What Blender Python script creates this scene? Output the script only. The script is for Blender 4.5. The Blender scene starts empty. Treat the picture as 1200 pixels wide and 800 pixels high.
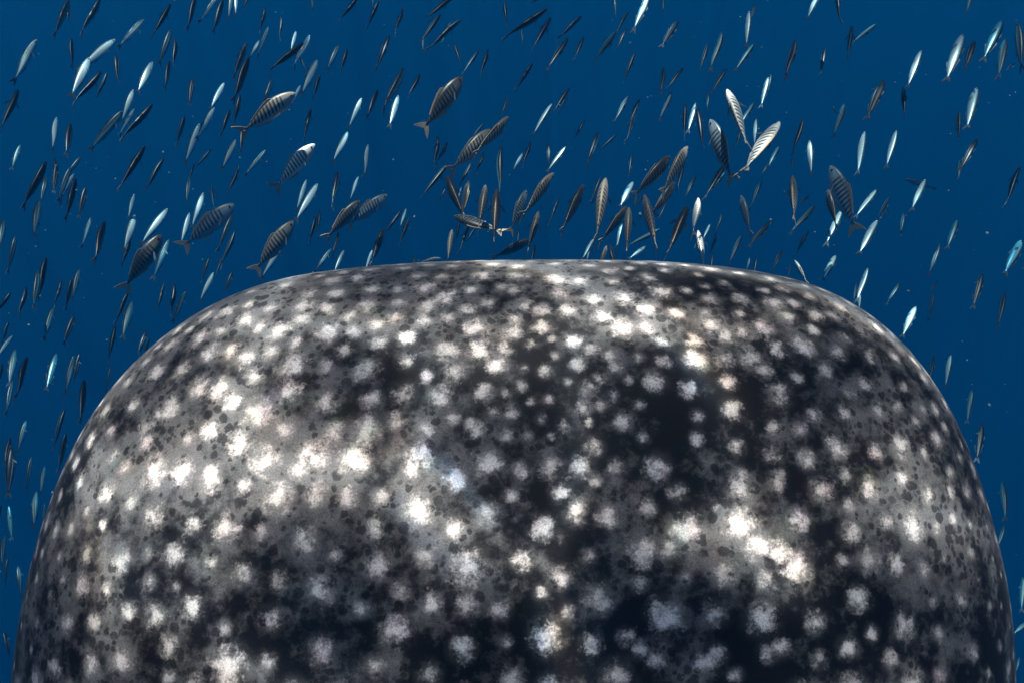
import bpy, bmesh, math, random
import numpy as np
from mathutils import Vector, Matrix
from mathutils.bvhtree import BVHTree

random.seed(7)
rng = np.random.default_rng(7)
R = math.radians
scene = bpy.context.scene
col = scene.collection

# ------------------------------------------------------------------ camera
CAM_TILT = R(35)                       # 55 degrees below the horizon
cam_data = bpy.data.cameras.new('camera')
cam_data.sensor_width = 36.0
cam_data.lens = 24.0
cam_data.clip_start = 0.02
cam_data.clip_end = 500.0
cam = bpy.data.objects.new('camera', cam_data)
cam.rotation_euler = (CAM_TILT, 0, 0)
col.objects.link(cam)
scene.camera = cam

# ------------------------------------------------------------------ light
SUN_EL, SUN_AZ = R(71), R(-5)        # azimuth from +Y towards +X
SUN_DIR = Vector((math.cos(SUN_EL) * math.sin(SUN_AZ), math.cos(SUN_EL) * math.cos(SUN_AZ), math.sin(SUN_EL)))
sun_data = bpy.data.lights.new('sun', 'SUN')
sun_data.energy = 5.0
sun_data.angle = R(0.3)
sun_data.color = (1.0, 0.88, 0.79)
sun = bpy.data.objects.new('sun', sun_data)
sun.rotation_euler = SUN_DIR.to_track_quat('Z', 'Y').to_euler()
col.objects.link(sun)

world = bpy.data.worlds.new('World')
scene.world = world
world.use_nodes = True
wn, wl = world.node_tree.nodes, world.node_tree.links
wn.clear()
w_out = wn.new('ShaderNodeOutputWorld')
w_bg = wn.new('ShaderNodeBackground')
w_tc = wn.new('ShaderNodeTexCoord')
w_sep = wn.new('ShaderNodeSeparateXYZ')
wl.new(w_tc.outputs['Generated'], w_sep.inputs[0])
# the body of water: deep blue below, a little lighter towards the surface
w_mr = wn.new('ShaderNodeMapRange')
w_mr.inputs['From Min'].default_value = -1.0
w_mr.inputs['From Max'].default_value = 0.7
wl.new(w_sep.outputs['Z'], w_mr.inputs['Value'])
w_ramp = wn.new('ShaderNodeValToRGB')
e = w_ramp.color_ramp.elements
WATER_K = 1.0
e[0].position, e[0].color = 0.0, (0.0, 0.0145, 0.051, 1)
em = w_ramp.color_ramp.elements.new(0.5)
em.color = (0.0, 0.0135, 0.048, 1)
e[1].position, e[1].color = 1.0, (0.001, 0.036, 0.10, 1)
wl.new(w_mr.outputs[0], w_ramp.inputs[0])
# the sky, seen only inside the cone that refraction at the surface leaves open
w_sky = wn.new('ShaderNodeTexSky')
w_sky.sky_type = 'NISHITA'
w_sky.sun_disc = False
w_sky.sun_elevation = SUN_EL
w_sky.sun_rotation = SUN_AZ
w_tint = wn.new('ShaderNodeMix')
w_tint.data_type = 'RGBA'
w_tint.blend_type = 'MULTIPLY'
w_tint.inputs[0].default_value = 1.0
w_tint.inputs[7].default_value = (0.07, 0.10, 0.12, 1)   # sky strength and the tint of a few metres of water
wl.new(w_sky.outputs[0], w_tint.inputs[6])
w_cone = wn.new('ShaderNodeMapRange')
w_cone.interpolation_type = 'SMOOTHSTEP'
w_cone.inputs['From Min'].default_value = 0.55
w_cone.inputs['From Max'].default_value = 0.75
wl.new(w_sep.outputs['Z'], w_cone.inputs['Value'])
w_mix = wn.new('ShaderNodeMix')
w_mix.data_type = 'RGBA'
wl.new(w_cone.outputs[0], w_mix.inputs[0])
wl.new(w_ramp.outputs[0], w_mix.inputs[6])
wl.new(w_tint.outputs[2], w_mix.inputs[7])
wl.new(w_mix.outputs[2], w_bg.inputs['Color'])
w_bg.inputs['Strength'].default_value = 1.0
wl.new(w_bg.outputs[0], w_out.inputs['Surface'])

scene.view_settings.view_transform = 'Standard'
scene.view_settings.look = 'None'
scene.view_settings.gamma = 1.0
scene.view_settings.exposure = 0.35
scene.cycles.use_denoising = True
scene.cycles.max_bounces = 6
scene.cycles.volume_bounces = 1
scene.cycles.transparent_max_bounces = 12
scene.cycles.caustics_reflective = False
scene.cycles.caustics_refractive = False

# ------------------------------------------------------------------ helpers
F_PX = 800.0                           # focal length for a picture 1200 wide
C_R = Vector((1, 0, 0))
C_U = Vector((0, math.cos(CAM_TILT), math.sin(CAM_TILT)))
C_F = Vector((0, math.sin(CAM_TILT), -math.cos(CAM_TILT)))


def ray(px, py):
    return C_R * ((px - 600) / F_PX) + C_U * ((400 - py) / F_PX) + C_F


def tag(o, label=None, cat=None, group=None, kind=None):
    if label: o['label'] = label
    if cat: o['category'] = cat
    if group: o['group'] = group
    if kind: o['kind'] = kind
    return o


def link(o, parent=None):
    col.objects.link(o)
    if parent is not None:
        o.parent = parent
    return o


class NT:
    """short-hand for building a node tree"""
    def __init__(self, tree):
        self.t = tree

    def node(self, kind, ins=None, **props):
        n = self.t.nodes.new(kind)
        for k, v in props.items():
            setattr(n, k, v)
        for k, v in (ins or {}).items():
            self.put(n.inputs[k], v)
        return n

    def put(self, sock, v):
        if isinstance(v, bpy.types.NodeSocket):
            self.t.links.new(v, sock)
        else:
            sock.default_value = v

    def math(self, op, a, b=0.0, c=0.0, clamp=False):
        n = self.node('ShaderNodeMath', {0: a, 1: b, 2: c}, operation=op)
        n.use_clamp = clamp
        return n.outputs[0]

    def smooth(self, v, a, b, lo=0.0, hi=1.0):
        """lo at a, hi at b (a may exceed b)"""
        n = self.node('ShaderNodeMapRange', interpolation_type='SMOOTHSTEP')
        self.put(n.inputs['Value'], v)
        if a > b:
            a, b, lo, hi = b, a, hi, lo
        n.inputs['From Min'].default_value, n.inputs['From Max'].default_value = a, b
        n.inputs['To Min'].default_value, n.inputs['To Max'].default_value = lo, hi
        return n.outputs[0]

    def mix(self, f, a, b, blend='MIX'):
        n = self.node('ShaderNodeMix', data_type='RGBA', blend_type=blend)
        for i, v in ((0, f), (6, a), (7, b)):
            self.put(n.inputs[i], v)
        return n.outputs[2]

    def noise(self, vec, scale, detail=2.0, rough=0.5, dim='3D'):
        n = self.node('ShaderNodeTexNoise', {'Scale': scale, 'Detail': detail, 'Roughness': rough}, noise_dimensions=dim)
        if vec is not None:
            self.put(n.inputs['Vector'], vec)
        return n


def material(name):
    m = bpy.data.materials.new(name)
    m.use_nodes = True
    m.node_tree.nodes.clear()
    t = NT(m.node_tree)
    out = t.node('ShaderNodeOutputMaterial')
    return m, t, out


def grey(v, r=1.0, g=1.0, b=1.0):
    return (v * r, v * g, v * b, 1)


# ------------------------------------------------------------------ the whale shark
SHARK_PITCH, SHARK_DIST = R(30), 1.06
S_A = Vector((0, math.cos(SHARK_PITCH), math.sin(SHARK_PITCH)))
S_N = Vector((0, -math.sin(SHARK_PITCH), math.cos(SHARK_PITCH)))
shark_matrix = Matrix.Translation(S_N * -SHARK_DIST) @ Matrix.Rotation(SHARK_PITCH, 4, 'X')

HEAD_RIM = [(-0.6828, -0.421), (-0.6831, -0.3837), (-0.6825, -0.346), (-0.6805, -0.308), (-0.6769, -0.2698), (-0.6715, -0.2314), (-0.6642, -0.193), (-0.6553, -0.1545), (-0.6444, -0.1162), (-0.6314, -0.0782), (-0.6155, -0.0409), (-0.5964, -0.0049), (-0.5737, 0.0293), (-0.5475, 0.0611), (-0.5178, 0.0902), (-0.4854, 0.1166), (-0.4505, 0.1399), (-0.413, 0.1594), (-0.3733, 0.1748), (-0.3318, 0.1859), (-0.2891, 0.1938), (-0.2456, 0.1993), (-0.2018, 0.2034), (-0.1579, 0.2069), (-0.1139, 0.2094), (-0.0698, 0.211), (-0.0256, 0.2119), (0.0185, 0.2125), (0.0627, 0.2127), (0.1069, 0.2125), (0.151, 0.212), (0.1952, 0.2111), (0.2391, 0.2089), (0.2829, 0.2054), (0.3265, 0.2005), (0.3697, 0.1941), (0.4118, 0.185), (0.452, 0.1719), (0.4895, 0.1537), (0.5239, 0.1306), (0.5546, 0.1029), (0.5812, 0.0714), (0.6039, 0.0371), (0.6232, 0.0008), (0.6391, -0.0369), (0.6519, -0.0754), (0.6624, -0.1142), (0.6712, -0.153), (0.6784, -0.1918), (0.6835, -0.2307), (0.6861, -0.2696), (0.6865, -0.3081), (0.6853, -0.3462), (0.6832, -0.3838), (0.6804, -0.421)]

POLE_Y = -0.44
BODY_Y = [-0.44, -0.7, -1.0, -1.6, -2.5, -3.5, -4.5, -5.5, -6.3]
BODY_W = [0.684, 0.692, 0.70, 0.67, 0.56, 0.40, 0.24, 0.12, 0.05]
BODY_T = [0.33, 0.335, 0.36, 0.43, 0.43, 0.33, 0.21, 0.12, 0.07]
BODY_B = [0.42, 0.45, 0.50, 0.56, 0.52, 0.38, 0.22, 0.11, 0.06]


def smooth_interp(y, xs, vs):
    """Catmull-Rom through a decreasing list"""
    xs, vs = np.array(xs)[::-1], np.array(vs)[::-1]
    m = np.gradient(vs, xs)
    i = np.clip(np.searchsorted(xs, y) - 1, 0, len(xs) - 2)
    h = xs[i + 1] - xs[i]
    t = np.clip((y - xs[i]) / h, 0, 1)
    return ((2*t**3 - 3*t**2 + 1) * vs[i] + (t**3 - 2*t**2 + t) * h * m[i]
            + (-2*t**3 + 3*t**2) * vs[i + 1] + (t**3 - t**2) * h * m[i + 1])


def resample(pts, n):
    p = np.array(pts, float)
    s = np.r_[0, np.cumsum(np.hypot(*np.diff(p, axis=0).T))]
    q = np.linspace(0, s[-1], n)
    o = np.c_[np.interp(q, s, p[:, 0]), np.interp(q, s, p[:, 1])]
    for _ in range(30):
        o[1:-1] = 0.25 * o[:-2] + 0.5 * o[1:-1] + 0.25 * o[2:]
    return o


def build_shark_body():
    ys = -0.46 - (np.linspace(0, 1, 70) ** 1.6) * 5.84
    w = smooth_interp(ys, BODY_Y, BODY_W)
    left = np.c_[-w, ys][::-1]
    right = np.c_[w, ys]
    rim = np.vstack([left, resample(HEAD_RIM, 540), right])
    spine_y = np.minimum(rim[:, 1], POLE_Y)
    front = rim[:, 1] > POLE_Y
    top = smooth_interp(spine_y, BODY_Y, BODY_T)
    bot = smooth_interp(spine_y, BODY_Y, BODY_B)
    expo = np.interp(-spine_y, [0.44, 1.6, 6], [2.5, 2.25, 2.0])
    th = np.concatenate([np.linspace(0, np.pi / 2, 150), np.linspace(np.pi / 2, np.pi, 34)[1:]])
    s, c = np.sin(th)[None], np.cos(th)[None]
    e_ = (2 / expo)[:, None]
    t = np.abs(s) ** e_
    t[:, -1] = 0
    z = np.where(c >= 0, top[:, None] * np.abs(c) ** e_, -bot[:, None] * np.abs(c) ** e_)
    X = t * rim[:, :1]
    Y = spine_y[:, None] + t * (rim[:, 1] - spine_y)[:, None]
    # the wide terminal mouth: a groove running round the front just under the rim
    ang = np.clip((rim[:, 1] + 0.05) / 0.2, 0, 1)[:, None] * front[:, None]
    groove = np.exp(-((z + 0.10) / 0.022) ** 2) * ang
    X = X * (1 - 0.055 * groove)
    Y = spine_y[:, None] + (Y - spine_y[:, None]) * (1 - 0.055 * groove)
    # shallow humps and hollows of the head
    z = z + np.where(c >= 0, 1, 0) * (1 - t ** 6) * 0.006 * (np.sin(X * 7 + 1) * np.cos(Y * 9) + np.sin(X * 15 - Y * 11) * 0.4)
    nk, nj = X.shape
    co = np.stack([X, Y, z], -1).reshape(-1, 3)
    k, j = np.meshgrid(np.arange(nk - 1), np.arange(nj - 1), indexing='ij')
    a = k * nj + j
    quads = np.stack([a, a + 1, a + nj + 1, a + nj], -1).reshape(-1, 4)
    # weld what falls together on the spine
    key = np.round(co * 1e5).astype(np.int64)
    _, first, inv = np.unique(key, axis=0, return_index=True, return_inverse=True)
    inv = inv.ravel()
    co = co[first]
    quads = inv[quads]
    faces = []
    for q in quads.tolist():
        u = list(dict.fromkeys(q))
        if len(u) > 2:
            faces.append(u)
    me = bpy.data.meshes.new('shark_body')
    me.from_pydata(co.tolist(), [], faces)
    me.polygons.foreach_set('use_smooth', [True] * len(me.polygons))
    me.update()
    return me, co


shark_mesh, shark_co = build_shark_body()
shark_bvh = BVHTree.FromPolygons([shark_matrix @ v.co for v in shark_mesh.vertices], [tuple(p.vertices) for p in shark_mesh.polygons])


def on_shark(px, py):
    d = ray(px, py)
    hit = shark_bvh.ray_cast(Vector((0, 0, 0)), d.normalized())
    if hit[0] is None:
        return None, None
    return hit[0], hit[0].dot(C_F)


# the pale spots: (x, y, radius) in tiles of the picture, three times enlarged
SPOT_TILES = [
 ((0, 300), "1000,105,25 1090,130,28 880,125,25 725,210,30 795,195,30 860,225,35 950,180,28 875,170,25 915,245,22 1065,180,35 1150,180,30 1065,220,33 985,260,35 1145,270,40 1040,300,25 600,310,30 705,285,33 740,340,35 775,265,25 810,330,30 865,360,30 955,335,28 665,260,20 1030,380,45 1145,385,25 515,370,25 555,405,33 640,400,30 450,440,25 700,460,38 770,470,38 820,510,33 895,425,30 1010,480,42 1145,515,35 470,520,28 590,540,45 370,545,28 910,555,50 1000,605,35 740,610,35 510,600,30 515,650,28 320,645,28 390,615,22 400,700,25 665,640,20 840,660,40 930,715,45 1100,700,50 540,760,45 640,760,40 440,740,25 265,725,25 740,770,33 1170,620,36 1180,130,28 280,790,20 1050,750,28 555,320,18"),
 ((400, 300), "105,115,28 200,115,20 290,115,33 90,175,32 200,165,28 305,170,30 370,145,32 30,210,25 115,240,33 185,215,25 290,225,32 45,265,28 380,215,25 130,310,28 235,285,28 85,395,40 225,365,26 375,325,36 10,330,25 400,405,33 300,425,20 350,495,36 105,500,32 470,250,36 515,165,22 605,120,28 640,170,28 705,190,28 770,130,32 600,270,30 605,220,25 705,250,30 760,85,38 490,330,38 570,325,25 545,385,33 440,190,28 560,110,20 790,190,28 840,85,28 885,150,28 995,145,33 920,215,30 985,255,42 1075,185,33 1120,300,28 1070,250,33 1180,200,25 500,480,30 630,460,20 665,310,18 640,395,15 720,405,22 750,350,17 830,380,23 815,300,26 735,290,15 880,330,24 945,350,24 965,395,24 1045,355,18 875,460,27 905,430,20 580,480,15 665,510,15 725,505,18 800,445,15 535,545,20 600,550,24 480,610,26 455,590,20 580,630,23 655,630,16 700,570,17 785,595,20 850,530,20 915,525,18 990,580,28 955,490,20 1045,520,18 1100,435,33 965,735,22 890,670,27 1060,640,18 1110,740,36 735,635,14 870,585,14 730,740,33 840,740,30 520,730,42 640,765,22 85,610,45 300,605,25 285,700,38 40,710,45 400,775,33 390,570,22 1010,430,17 1130,370,24 250,745,28"),
 ((800, 300), "15,120,18 95,150,25 80,105,18 145,95,20 200,150,25 55,65,18 200,60,20 285,120,22 350,115,22 320,165,33 430,105,20 495,120,22 555,180,20 440,140,20 470,210,28 530,210,20 100,245,33 85,200,18 200,200,20 390,165,22 275,250,33 370,215,28 460,260,20 570,285,20 625,265,20 680,250,26 45,300,28 150,280,28 215,265,28 330,325,28 425,320,36 545,340,27 655,345,27 745,350,22 815,370,22 40,365,36 150,360,32 240,355,38 500,395,27 635,450,29 400,425,22 340,480,36 285,400,28 780,460,22 850,430,24 590,480,22 570,550,25 465,560,29 160,440,26 175,540,32 690,545,25 755,530,20 820,580,18 845,540,15 890,540,27 920,600,22 410,610,22 320,600,22 545,675,33 440,715,30 320,700,28 190,670,24 770,665,36 680,690,25 850,690,20 940,755,20 980,660,18 975,705,18 205,785,33 770,780,25 50,640,22 20,470,28 50,560,20 335,770,24"),
 ((0, 533), "735,95,36 375,130,32 280,100,20 305,200,15 250,260,20 210,145,20 465,165,25 540,215,38 680,240,30 790,260,42 920,265,26 610,345,36 425,370,33 300,350,27 210,355,15 285,460,33 220,440,15 375,470,22 150,340,18 175,490,15 130,430,15 855,110,28 975,155,45 1110,140,36 1070,300,40 1180,350,20 980,440,30 850,420,33 740,375,20 520,345,20 530,445,22 620,460,14 455,550,28 670,535,35 235,595,30 330,590,30 950,580,36 1130,470,43 1130,685,38 595,670,30 430,725,42 800,750,58 190,750,30 320,740,28 130,590,14 95,490,12 75,600,12 110,680,12 790,610,22 940,720,24 590,780,24 50,740,14 360,245,18"),
 ((400, 533), "400,85,33 620,40,18 595,145,24 510,205,36 265,195,46 135,150,28 115,260,30 20,150,33 400,255,30 700,255,34 825,200,32 935,220,34 770,130,28 1075,185,26 130,390,40 290,355,30 440,400,54 635,365,30 870,355,24 1055,340,43 1145,330,28 1190,260,38 775,430,30 900,510,42 320,520,30 555,540,30 800,550,22 185,615,43 70,540,24 425,680,36 720,640,44 120,740,28 310,770,33 580,660,20 700,480,18 880,660,30 965,770,40 1145,560,50 1045,450,24 600,790,35 1000,640,26 1050,680,26 1110,715,27 895,90,18"),
 ((800, 533), "15,265,48 205,105,40 330,95,25 200,240,48 400,395,46 290,445,28 150,415,36 120,185,10 490,120,36 570,70,24 660,120,32 410,230,34 590,270,32 585,180,22 715,240,24 810,250,40 860,135,25 940,125,22 890,255,22 950,220,22 1010,245,14 1070,250,13 1015,340,18 920,365,18 745,380,32 850,405,25 1040,435,12 560,375,22 620,505,36 980,510,25 1080,530,14 1120,530,12 280,570,46 465,590,30 110,555,34 780,600,38 665,625,22 900,625,25 580,680,30 300,695,28 345,675,28 75,730,30 115,705,30 730,715,28 480,720,27 1020,690,28 1115,670,16 905,775,25 1075,770,16 880,510,18 1150,600,10 1090,360,10 1120,420,12 10,430,18 185,770,22 260,320,40 340,340,33"),
]
FAINT = 0.72


def paint_spots():
    """distance to the nearest pale spot, in spot radii, kept on the mesh as a smooth field for the skin material"""
    cs, rs, gs = [], [], []
    inv = shark_matrix.inverted()
    prng = random.Random(3)
    for (ox, oy), text in SPOT_TILES:
        for item in text.split():
            x, y, r = (float(v) for v in item.split(','))
            px, py = ox + x / 3, oy + y / 3
            p, d = on_shark(px, py)
            if p is None:
                continue
            cs.append(inv @ p)
            rs.append(r / 3 * d / F_PX * 1.04)
            g = 0.42 + 0.45 * min(1, max(0, (r - 14) / 30)) + prng.uniform(-0.16, 0.18)
            gs.append(g)
    n_seen = len(cs)
    seen = np.array([tuple(c) for c in cs])
    # the same pattern goes on over flanks and back, out of the frame
    top = shark_co[(shark_co[:, 2] > -0.25)]
    pick = top[rng.permutation(len(top))[:16000]]
    kept = []
    for p in pick:
        if np.min(np.sum((seen - p) ** 2, 1)) < (0.034 if p[1] > -0.36 and p[2] > 0.02 else 0.045) ** 2:
            continue
        vis = p[1] > -0.36 and p[2] > 0.02
        gap = 0.030 if vis else (0.046 if p[1] > -0.6 else 0.085)
        if kept and np.min(np.sum((np.array(kept) - p) ** 2, 1)) < gap ** 2:
            continue
        kept.append(p)
        if vis:
            rs.append(prng.uniform(0.008, 0.013)); gs.append(prng.uniform(0.35, 0.7)); cs.append(Vector(p))
            continue
        rs.append(0.017 * prng.uniform(0.7, 1.3) if p[1] > -0.6 else 0.026 * prng.uniform(0.7, 1.2))
        gs.append(prng.uniform(0.6, 1.0))
        cs.append(Vector(p))
        if len(kept) > 1600:
            break
    C = np.array([tuple(c) for c in cs], dtype=np.float32)
    r_ = np.array(rs, dtype=np.float32)
    g_ = np.array(gs, dtype=np.float32)
    near = np.zeros(len(shark_co), dtype=np.float32)
    gain = np.zeros(len(shark_co), dtype=np.float32)
    P = shark_co.astype(np.float32)
    for i in range(0, len(P), 8000):
        dd = np.sqrt(np.maximum(((P[i:i+8000, None] - C[None]) ** 2).sum(-1), 0)) / r_[None]
        m = dd.argmin(1)
        near[i:i+8000] = dd[np.arange(len(m)), m]
        wgt = np.exp(-dd * 2.0) + 1e-9
        gain[i:i+8000] = (wgt * g_[None]).sum(1) / wgt.sum(1)
    at = shark_mesh.attributes.new('spot', 'FLOAT', 'POINT')
    at.data.foreach_set('value', np.clip(1 - near / 3, 0, 1))
    at = shark_mesh.attributes.new('spot_gain', 'FLOAT', 'POINT')
    at.data.foreach_set('value', gain)


paint_spots()
# lit (+) and shaded (-) patches put into the ground colour between the spots: picture position, half sizes, amount
GROUND_LIGHT = [(230, 470, 170, 150, .38), (400, 560, 120, 80, .32), (420, 350, 200, 40, .40), (1090, 600, 80, 150, .45), (860, 640, 100, 60, .45), (590, 410, 70, 60, .35),
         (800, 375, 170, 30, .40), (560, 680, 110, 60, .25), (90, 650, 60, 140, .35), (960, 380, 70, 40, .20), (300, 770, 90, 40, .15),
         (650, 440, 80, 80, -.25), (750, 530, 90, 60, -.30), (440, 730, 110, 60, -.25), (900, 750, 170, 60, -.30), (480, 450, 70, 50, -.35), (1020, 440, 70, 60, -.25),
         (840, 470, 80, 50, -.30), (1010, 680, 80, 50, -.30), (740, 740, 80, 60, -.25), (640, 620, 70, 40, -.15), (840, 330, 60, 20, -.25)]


def paint_ground_light():
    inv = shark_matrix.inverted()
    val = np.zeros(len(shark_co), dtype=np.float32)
    for px, py, rx, ry, a in GROUND_LIGHT:
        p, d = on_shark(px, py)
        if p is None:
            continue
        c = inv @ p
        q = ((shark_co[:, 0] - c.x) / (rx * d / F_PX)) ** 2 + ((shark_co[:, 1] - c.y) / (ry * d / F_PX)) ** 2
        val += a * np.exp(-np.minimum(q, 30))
    at = shark_mesh.attributes.new('mottle_light', 'FLOAT', 'POINT')
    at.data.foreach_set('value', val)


paint_ground_light()


def skin_material():
    m, t, out = material('shark_skin')
    P = t.node('ShaderNodeTexCoord').outputs['Object']
    spot = t.node('ShaderNodeAttribute', attribute_name='spot').outputs['Fac']
    gain = t.node('ShaderNodeAttribute', attribute_name='spot_gain').outputs['Fac']
    d0 = t.math('MULTIPLY', t.math('SUBTRACT', 1.0, spot), 3.0)
    n_mid = t.noise(P, 75, 4, 0.6).outputs['Fac']
    n_fine = t.noise(P, 330, 3, 0.65).outputs['Fac']
    n_low = t.noise(P, 7.5, 3, 0.55).outputs['Fac']
    n_blot = t.noise(P, 24, 5, 0.68).outputs['Fac']
    d = t.math('ADD', d0, t.math('MULTIPLY', t.math('SUBTRACT', n_mid, 0.5), 2.9))
    d = t.math('ADD', d, t.math('MULTIPLY', t.math('SUBTRACT', n_fine, 0.5), 1.3))
    # ground: near black, with smoky grey blotches
    mottle_light = t.math('ADD', t.math('MULTIPLY', n_low, 0.35), t.math('MULTIPLY', n_blot, 0.65))
    region = t.node('ShaderNodeAttribute', attribute_name='mottle_light').outputs['Fac']  # painted light and shade of the head, added to the mottling
    mottle_light = t.smooth(t.math('ADD', mottle_light, t.math('MULTIPLY', region, 0.20)), 0.44, 0.64)
    ground = t.mix(mottle_light, (0.006, 0.006, 0.008, 1), (0.128, 0.123, 0.126, 1))
    halo = t.smooth(t.math('ADD', d0, t.math('MULTIPLY', t.math('SUBTRACT', n_blot, 0.5), 2.0)), 2.0, 0.7)
    ground = t.mix(t.math('MULTIPLY', halo, t.smooth(t.math('ADD', mottle_light, n_blot), 0.3, 1.1, 0.15, 0.65)), ground, (0.185, 0.176, 0.178, 1))
    z_ = t.node('ShaderNodeSeparateXYZ', {0: P}).outputs['Z']
    flank = t.smooth(t.math('ADD', z_, t.math('MULTIPLY', t.math('SUBTRACT', n_blot, 0.5), 0.12)), 0.17, -0.02)    # paler down the sides
    ground = t.mix(t.math('MULTIPLY', flank, 0.9), ground, (0.40, 0.40, 0.41, 1))
    # frayed black freckles that join into small clumps
    wob = t.noise(P, 120, 2, 0.5)
    Pw = t.node('ShaderNodeVectorMath', {0: P, 1: t.node('ShaderNodeVectorMath', {0: wob.outputs['Color'], 3: 0.006}, operation='SCALE').outputs[0]}, operation='ADD').outputs[0]

    def freckles(scale, size, keep):
        v = t.node('ShaderNodeTexVoronoi', {'Vector': Pw, 'Scale': scale, 'Randomness': 1.0}, feature='F1')
        sp = t.node('ShaderNodeSeparateColor', {0: v.outputs['Color']})
        rad = t.math('MULTIPLY', sp.outputs[1], size)
        rad = t.math('ADD', rad, size * 0.35)
        inside = t.smooth(t.math('SUBTRACT', v.outputs['Distance'], rad), 0.10, -0.08)
        return t.math('MULTIPLY', inside, t.math('GREATER_THAN', sp.outputs[0], keep))

    clump = t.smooth(t.noise(P, 19, 2, 0.5).outputs['Fac'], 0.43, 0.54)
    fr = t.math('MAXIMUM', t.math('MULTIPLY', freckles(76, 0.42, 0.08), clump), t.math('MULTIPLY', freckles(120, 0.42, 0.30), t.smooth(t.noise(P, 31, 2, 0.5).outputs['Fac'], 0.46, 0.56)))
    fr = t.math('MULTIPLY', fr, t.smooth(d, 0.3, 0.9))
    ground = t.mix(t.math('MULTIPLY', fr, 0.72), ground, (0.006, 0.006, 0.008, 1))
    # pale spots with a bright broken core
    edge = t.math('MULTIPLY', t.smooth(d, 1.40, 0.45), gain)
    core = t.math('MULTIPLY', t.smooth(d, 0.95, 0.0), gain)
    c = t.mix(edge, ground, (0.34, 0.305, 0.297, 1))
    c = t.mix(core, c, (0.76, 0.69, 0.665, 1))
    # grain of the skin
    grain = t.smooth(t.noise(P, 520, 2, 0.6).outputs['Fac'], 0.25, 0.75, 0.72, 1.28)
    gv = t.node('ShaderNodeCombineColor', {0: grain, 1: grain, 2: grain}).outputs[0]
    c = t.mix(1.0, c, gv, 'MULTIPLY')
    # creamy underside
    sep = t.node('ShaderNodeSeparateXYZ', {0: P})
    belly = t.smooth(t.math('ADD', sep.outputs['Z'], t.math('MULTIPLY', n_low, 0.1)), -0.16, -0.30)
    c = t.mix(belly, c, (0.55, 0.54, 0.50, 1))
    height = t.math('ADD', t.math('MULTIPLY', n_fine, 0.4), t.math('MULTIPLY', t.noise(P, 900, 2, 0.6).outputs['Fac'], 0.4))
    bump = t.node('ShaderNodeBump', {'Strength': 0.25, 'Distance': 0.002, 'Height': height})
    b = t.node('ShaderNodeBsdfPrincipled', {'Base Color': c, 'Roughness': 0.62, 'Normal': bump.outputs[0],
                                            'Specular IOR Level': 0.12, 'Sheen Weight': 0.14, 'Sheen Roughness': 0.3})
    b.inputs['Sheen Tint'].default_value = (0.9, 0.93, 1.0, 1)
    t.put(out.inputs['Surface'], b.outputs[0])
    return m


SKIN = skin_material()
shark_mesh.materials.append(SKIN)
shark = tag(bpy.data.objects.new('whale_shark', None), 'huge broad-headed whale shark, dark skin covered in pale spots, rising through blue water', 'shark')
shark.empty_display_size = 0.1
link(shark)
shark.matrix_world = shark_matrix
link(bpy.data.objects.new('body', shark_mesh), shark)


def fin_mesh(name, root_a, root_b, tip_a, tip_b, thick, n=14, m=18, sweep=0.0):
    """a tapered fin: leading edge a, trailing edge b, lens-shaped in section"""
    ra, rb, ta, tb = (Vector(v) for v in (root_a, root_b, tip_a, tip_b))
    nrm = (rb - ra).cross(ta - ra).normalized()
    verts, faces = [], []
    for i in range(m + 1):
        u = i / m
        a = ra.lerp(ta, u)
        b = rb.lerp(tb, u) + (ra - rb).normalized() * (-sweep) * math.sin(math.pi * u) * -1
        for k in range(2 * n):
            s = k / n if k <= n else 2 - k / n
            side = 1 if k <= n else -1
            h = thick * (1 - 0.85 * u) * math.sqrt(s) * (1 - s) * 1.6
            verts.append(a.lerp(b, s) + nrm * h * side)
    w = 2 * n
    for i in range(m):
        for k in range(w):
            faces.append((i*w + k, i*w + (k+1) % w, (i+1)*w + (k+1) % w, (i+1)*w + k))
    faces.append(tuple(m*w + k for k in range(w)))
    me = bpy.data.meshes.new(name)
    me.from_pydata([tuple(v) for v in verts], [], faces)
    me.polygons.foreach_set('use_smooth', [True] * len(me.polygons))
    me.materials.append(SKIN)
    return me


for s in (-1, 1):
    link(bpy.data.objects.new('pectoral_fin', fin_mesh('pectoral_fin', (s*0.60, -1.35, -0.16), (s*0.55, -2.0, -0.20), (s*1.55, -2.05, -0.42), (s*1.42, -2.2, -0.42), 0.09, sweep=0.08)), shark)
link(bpy.data.objects.new('dorsal_fin', fin_mesh('dorsal_fin', (0, -3.05, 0.34), (0, -3.75, 0.26), (0, -3.72, 0.85), (0, -3.86, 0.85), 0.07, sweep=0.1)), shark)
link(bpy.data.objects.new('dorsal_fin', fin_mesh('rear_dorsal_fin', (0, -4.6, 0.18), (0, -4.95, 0.14), (0, -4.95, 0.40), (0, -5.02, 0.40), 0.04, sweep=0.04)), shark)
link(bpy.data.objects.new('tail_fin', fin_mesh('upper_tail_fin', (0, -5.9, 0.02), (0, -6.35, 0.0), (0, -7.1, 1.15), (0, -7.25, 1.15), 0.06, sweep=0.12)), shark)
link(bpy.data.objects.new('tail_fin', fin_mesh('lower_tail_fin', (0, -5.9, 0.0), (0, -6.3, 0.02), (0, -6.5, -0.62), (0, -6.6, -0.62), 0.05, sweep=0.08)), shark)

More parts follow.
